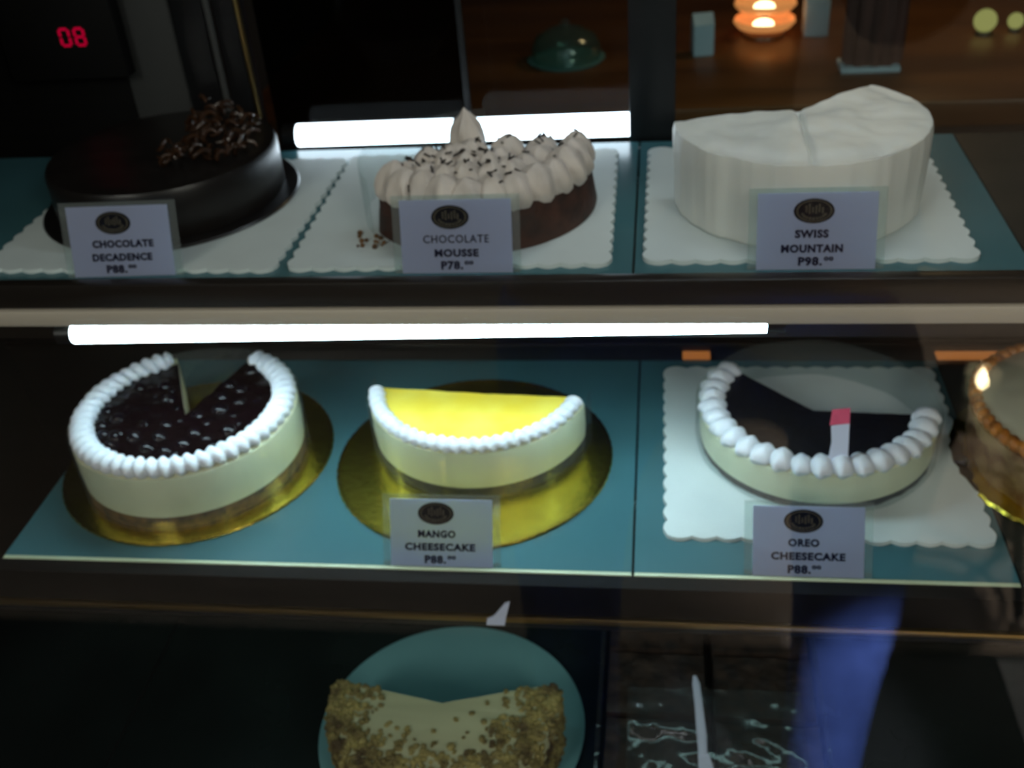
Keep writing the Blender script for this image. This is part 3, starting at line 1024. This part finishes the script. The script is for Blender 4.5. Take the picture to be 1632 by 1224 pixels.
# white reflection on the middle rail, built as a small clip shape
t = thing('rail_clip', 'small white plastic clip on the black rail below the mango cheesecake', 'clip', (-.1285, -.0170, -.0285))
bm = bmesh.new()
slab_ngon(bm, [(-.011, -.012), (.004, -.012), (.0055, -.004), (.010, .014), (.0055, .012), (-.004, -.002), (-.010, -.006)], 0, .0022)
obj('clip_body', bm, M['whiteplastic'], t, False, rot=(R(90), 0, 0))

# ------------------------------------------------------------ back counter seen through the rear doors
t = thing('back_counter', 'dark brown wooden counter behind the display case', 'counter', (.2, .78, FLOOR_Z))
hz = .1 - FLOOR_Z
bxo('counter_top', -.80, 1.4, 0, .75, hz - .035, hz, M['wood'], t, .004)
bxo('counter_body', -.76, 1.36, .03, .72, 0, hz - .035, M['wall'], t)
CT = .1
t = thing('tiered_lamp', 'glowing amber lamp of two stacked glass dishes on back counter', 'lamp', (.1560, 1.10, CT))  # stands in for a pendant lamp mirrored twice in the glass
bm = bmesh.new()
lathe(bm, [(0, 0), (.034, 0), (.032, .006), (.006, .010), (.006, .046), (0, .046)], 40)
obj('lamp_stand', bm, M['wood'], t)
for z in (.012, .038):
    bm = bmesh.new()
    lathe(bm, [(.018, z), (.040, z + .002), (.0470, z + .010), (.0455, z + .015), (.040, z + .008), (.018, z + .004)], 48, closed=True)
    g = obj('glass_dish', bm, M['amber'], t)
    bm = bmesh.new()
    bmesh.ops.create_uvsphere(bm, u_segments=18, v_segments=10, radius=.0105)
    for v in bm.verts:
        v.co = Vector((v.co.x * 1.5 - .004, v.co.y - .030, v.co.z * .75 + z + .0135))
    obj('bulb', bm, M['bulb'], g)
t = thing('milk_carton', 'pale blue-white carton standing on back counter beside black post', 'carton', (.0590, 1.02, CT), R(8))
bxo('carton_body', -.0150, .0150, -.016, .016, 0, .046, M['pale'], t, .001)
bm = bmesh.new()
slab_ngon(bm, [(-.016, 0), (.016, 0), (0, .014)], -.015, .015)
obj('carton_gable', bm, M['pale'], t, False, (0, 0, .046), (R(90), 0, R(90)))
t = thing('napkin_holder', 'pale napkin box on back counter right of the amber lamp', 'box', (.2330, 1.10, CT))
bxo('box_shell', -.018, .018, -.02, .02, 0, .055, M['pale'], t, .002)
bxo('napkins', -.014, .014, -.016, .016, .055, .064, M['pale'], t)
t = thing('glass_dome', 'clear glass cake dome on back counter above the half mousse cake', 'cake dome', (-.1450, 1.01, CT))
bm = bmesh.new()
lathe(bm, [(.052, 0), (.053, .020), (.046, .036), (.026, .047), (0, .050)], 48)
ob = obj('dome', bm, M['domeglass'], t)
sol = ob.modifiers.new('thick', 'SOLIDIFY')
sol.thickness = .0015
bm = bmesh.new()
lathe(bm, [(0, .050), (.007, .052), (.008, .058), (0, .063)], 20)
obj('knob', bm, M['domeglass'], t)
bm = bmesh.new()
lathe(bm, [(0, .0), (.056, 0), (.059, .004), (0, .003)], 48)
obj('dome_base', bm, M['plate'], t)
t = thing('cloth_bag', 'dark red cloth hanging in folds on back counter, behind the white cake', 'cloth', (.2900, .925, CT))
bm = bmesh.new()
pts = []
for k in range(72):
    a = 2 * PI * k / 72
    s = 1 + .10 * math.sin(a * 11) + .05 * math.sin(a * 5 + 1)
    pts.append((.038 * s * math.cos(a), .022 * s * math.sin(a)))
slab_ngon(bm, pts, .008, .16)
obj('cloth_folds', bm, M['bag'], t)
bxo('foot_tray', -.044, .036, -.026, .026, 0, .008, M['pale'], t, .002)
for i, (x, y, s, lb) in enumerate(((.4720, 1.06, .0165, 'larger round yellow glowing globe on back counter at right'), (.5180, 1.07, .0115, 'smaller round yellow glowing globe on back counter at far right'))):
    t = thing('globe_light', lb, 'globe light', (x, y, CT), 0, 'yellow globes on the back counter')
    bm = bmesh.new()
    lathe(bm, [(0, 0), (s * .8, 0), (s * .7, .004), (s * .35, .006), (0, .006)], 24)
    obj('globe_base', bm, M['bronze'], t)
    bm = bmesh.new()
    bmesh.ops.create_uvsphere(bm, u_segments=20, v_segments=12, radius=s)
    obj('globe', bm, M['ybulb'], t, True, (0, 0, s + .004))

# ------------------------------------------------------------ the customers' side, seen only as reflections in the front glass


def skin_mesh(name, joints, bones, mat, parent, sub=2, root=0):
    me = bpy.data.meshes.new(name)
    me.from_pydata([j[0] for j in joints], bones, [])
    o = bpy.data.objects.new(name, me)
    COL.objects.link(o)
    o.parent = parent
    o.modifiers.new('skin', 'SKIN')
    sd = me.skin_vertices[0].data
    for i, j in enumerate(joints):
        rr = j[1] if isinstance(j[1], tuple) else (j[1], j[1])
        sd[i].radius = rr
        sd[i].use_root = i == root
    s = o.modifiers.new('sub', 'SUBSURF')
    s.levels = sub
    s.render_levels = sub
    o.modifiers['skin'].use_smooth_shade = True
    me.materials.append(mat)
    return o


P = thing('person', 'standing person in dark shirt and blue jeans photographing the case', 'person', (-.020, -.800, FLOOR_Z + .013))
P.scale = (1.1, 1.05, 1.128)
H = {}
J = [((0, 0, .90), (.15, .11)), ((0, 0, 1.05), (.13, .095)), ((0, -.01, 1.22), (.155, .105)), ((0, -.01, 1.33), (.11, .08)), ((0, .0, 1.40), .055), ((0, .01, 1.47), .055)]
B = [(0, 1), (1, 2), (2, 3), (3, 4), (4, 5)]
for s in (-1, 1):
    n0 = len(J)
    J += [((s * .17, -.01, 1.32), .052), ((s * .235, .02, 1.13), .042), ((s * .175, .06, 1.31 - .0), .034), ((s * .105, .085, 1.40), .026), ((s * .088, .10, 1.425), (.034, .018))]
    B += [(3, n0), (n0, n0 + 1), (n0 + 1, n0 + 2), (n0 + 2, n0 + 3), (n0 + 3, n0 + 4)]
    n1 = len(J)
    lx = .085 if s < 0 else .235
    J += [((s * lx, 0, .80), .085), ((s * (lx + .01), .02, .47), .058), ((s * (lx + .01), -.01, .25), .05), ((s * (lx + .01), -.02, .08), .036), ((s * (lx + .015), .08, .035), (.04, .03)), ((s * (lx + .02), .15, .025), (.036, .022))]
    B += [(0, n1), (n1, n1 + 1), (n1 + 1, n1 + 2), (n1 + 2, n1 + 3), (n1 + 3, n1 + 4), (n1 + 4, n1 + 5)]
skin_mesh('body', J, B, M['skin'], P)
# head with a face
bm = bmesh.new()
bmesh.ops.create_uvsphere(bm, u_segments=28, v_segments=20, radius=1)
for v in bm.verts:
    x, y, z = v.co
    jaw = 1 - .28 * max(0, -z)
    nose = .020 * math.exp(-((x / .16) ** 2 + ((z + .12) / .16) ** 2)) if y > 0 else 0
    sock = -.008 * (math.exp(-(((x - .42) / .2) ** 2 + ((z - .08) / .12) ** 2)) + math.exp(-(((x + .42) / .2) ** 2 + ((z - .08) / .12) ** 2))) if y > 0 else 0
    lip = .005 * math.exp(-((x / .28) ** 2 + ((z + .48) / .07) ** 2)) if y > 0 else 0
    v.co = Vector((x * .075 * jaw, y * .094 * (1 - .1 * max(0, -z)) + nose + sock + lip, z * .115))
HD = obj('head', bm, M['skin'], P, True, (0, .015, 1.555), (R(-20), 0, 0))
for s in (-1, 1):
    bm = bmesh.new()
    bmesh.ops.create_uvsphere(bm, u_segments=12, v_segments=8, radius=.011)
    obj('eye', bm, M['eye'], HD, True, (s * .031, .079, .010))
    bm = bmesh.new()
    bmesh.ops.create_uvsphere(bm, u_segments=12, v_segments=8, radius=1)
    for v in bm.verts:
        v.co = Vector((v.co.x * .010, v.co.y * .018, v.co.z * .030))
    obj('ear', bm, M['skin'], HD, True, (s * .073, -.005, 0))
bm = bmesh.new()
bmesh.ops.create_uvsphere(bm, u_segments=28, v_segments=20, radius=1)
for v in bm.verts:
    x, y, z = v.co
    k = 1.0 if (z > .35 or y < .12) else .86
    v.co = Vector((x * .083 * k, y * .101 * k - .008, z * .122 * k + .004))
obj('hair', bm, M['hair'], HD)
# clothes
J2 = [((0, 0, .93), (.165, .125)), ((0, 0, 1.06), (.145, .11)), ((0, -.01, 1.22), (.172, .12)), ((0, -.01, 1.335), (.12, .09)), ((0, -.005, 1.375), .066)]
B2 = [(0, 1), (1, 2), (2, 3), (3, 4)]
for s in (-1, 1):
    n0 = len(J2)
    J2 += [((s * .172, -.01, 1.32), .064), ((s * .238, .02, 1.13), .057), ((s * .190, .05, 1.26), .046)]
    B2 += [(3, n0), (n0, n0 + 1), (n0 + 1, n0 + 2)]
skin_mesh('shirt', J2, B2, M['shirt'], P)
J3 = [((0, 0, .945), (.158, .12)), ((0, 0, .87), (.155, .12))]
B3 = [(0, 1)]
for s in (-1, 1):
    lx = .085 if s < 0 else .235
    n1 = len(J3)
    J3 += [((s * lx, 0, .78), .096), ((s * (lx + .01), .02, .47), .070), ((s * (lx + .01), -.01, .25), .062), ((s * (lx + .01), -.02, .045), .060)]
    B3 += [(1, n1), (n1, n1 + 1), (n1 + 1, n1 + 2), (n1 + 2, n1 + 3)]
skin_mesh('jeans', J3, B3, M['denim'], P)
for s in (-1, 1):
    for k in range(5):
        bx_ = s * (.082 - .004 * k)
        zz = 1.452 - .017 * k
        pts = [((bx_), .11, zz), (s * .062, .130, zz + .004), (s * .045, .137, zz + .002), (s * .028, .134, zz)] if k else [((bx_), .10, zz - .01), (s * .070, .098, zz + .012), (s * .052, .103, zz + .014)]
        bm = bmesh.new()
        tube(bm, pts, [.0095, .009, .008, .006][:len(pts)], 10)
        obj('finger', bm, M['skin'], P)
t = thing('phone', 'dark mobile phone held up behind the camera position', 'phone', (-.020, -.666, FLOOR_Z + 1.612))
bxo('phone_body', -.055, .055, -.006, .006, -.024, .024, M['black'], t, .004)
bxo('phone_lens', -.006, .006, .006, .008, -.004, .008, M['eye'], t, .001)

o = bxo('dark_rug', -2.4, 1.05, -1.18, -.30, FLOOR_Z, FLOOR_Z + .006, M['rug'], None, .002)  # unseen rug added so the leg spot's spill stays dark
prop(o, 'dark rug on the cafe floor under the photographing person', 'rug')
# cafe stools with slim legs, candle and grey mat
for lab, sx, sy in (('dark cafe stool with slim metal legs carrying a lit candle', .575, -1.365), ('dark cafe stool with slim metal legs and an empty seat', .960, -1.66)):
    t = thing('cafe_stool', lab, 'stool', (sx, sy, FLOOR_Z), R(8))
    bm = bmesh.new()
    lathe(bm, [(0, .44), (.10, .44), (.115, .455), (.11, .475), (0, .48)], 40)
    obj('seat', bm, M['black'], t)
    for k in range(4):
        a = R(45 + 90 * k)
        lg = obj('leg', tube(bmesh.new(), [(.07 * math.cos(a), .07 * math.sin(a), .44), (.16 * math.cos(a), .16 * math.sin(a), .045)], .010, 10), M['black'], t)
        obj('metal_foot', tube(bmesh.new(), [(.158 * math.cos(a), .158 * math.sin(a), .03), (.165 * math.cos(a), .165 * math.sin(a), .0)], .016, 12), M['alu'], lg)
    bm = bmesh.new()
    tube(bm, [(.118 * math.cos(2 * PI * k / 24), .118 * math.sin(2 * PI * k / 24), .22) for k in range(25)], .007, 8, caps=False)
    obj('foot_ring', bm, M['black'], t)
t = thing('candle_holder', 'small lit candle in glass on a dark stool seat', 'candle', (.556, -1.345, FLOOR_Z + .48))
bm = bmesh.new()
lathe(bm, [(0, 0), (.028, 0), (.03, .05), (.028, .05), (.026, .004), (0, .004)], 24)
obj('holder', bm, M['acrylic'], t)
bm = bmesh.new()
lathe(bm, [(0, .012), (.008, .02), (.010, .03), (.005, .045), (0, .055)], 16)
obj('flame', bm, M['candle'], t)
o = bxo('floor_mat', .62, 1.0, -1.16, -.70, FLOOR_Z + .006, FLOOR_Z + .012, M['greymat'], None, .002)
prop(o, 'grey mat lying on the dark rug in front of the case', 'mat')
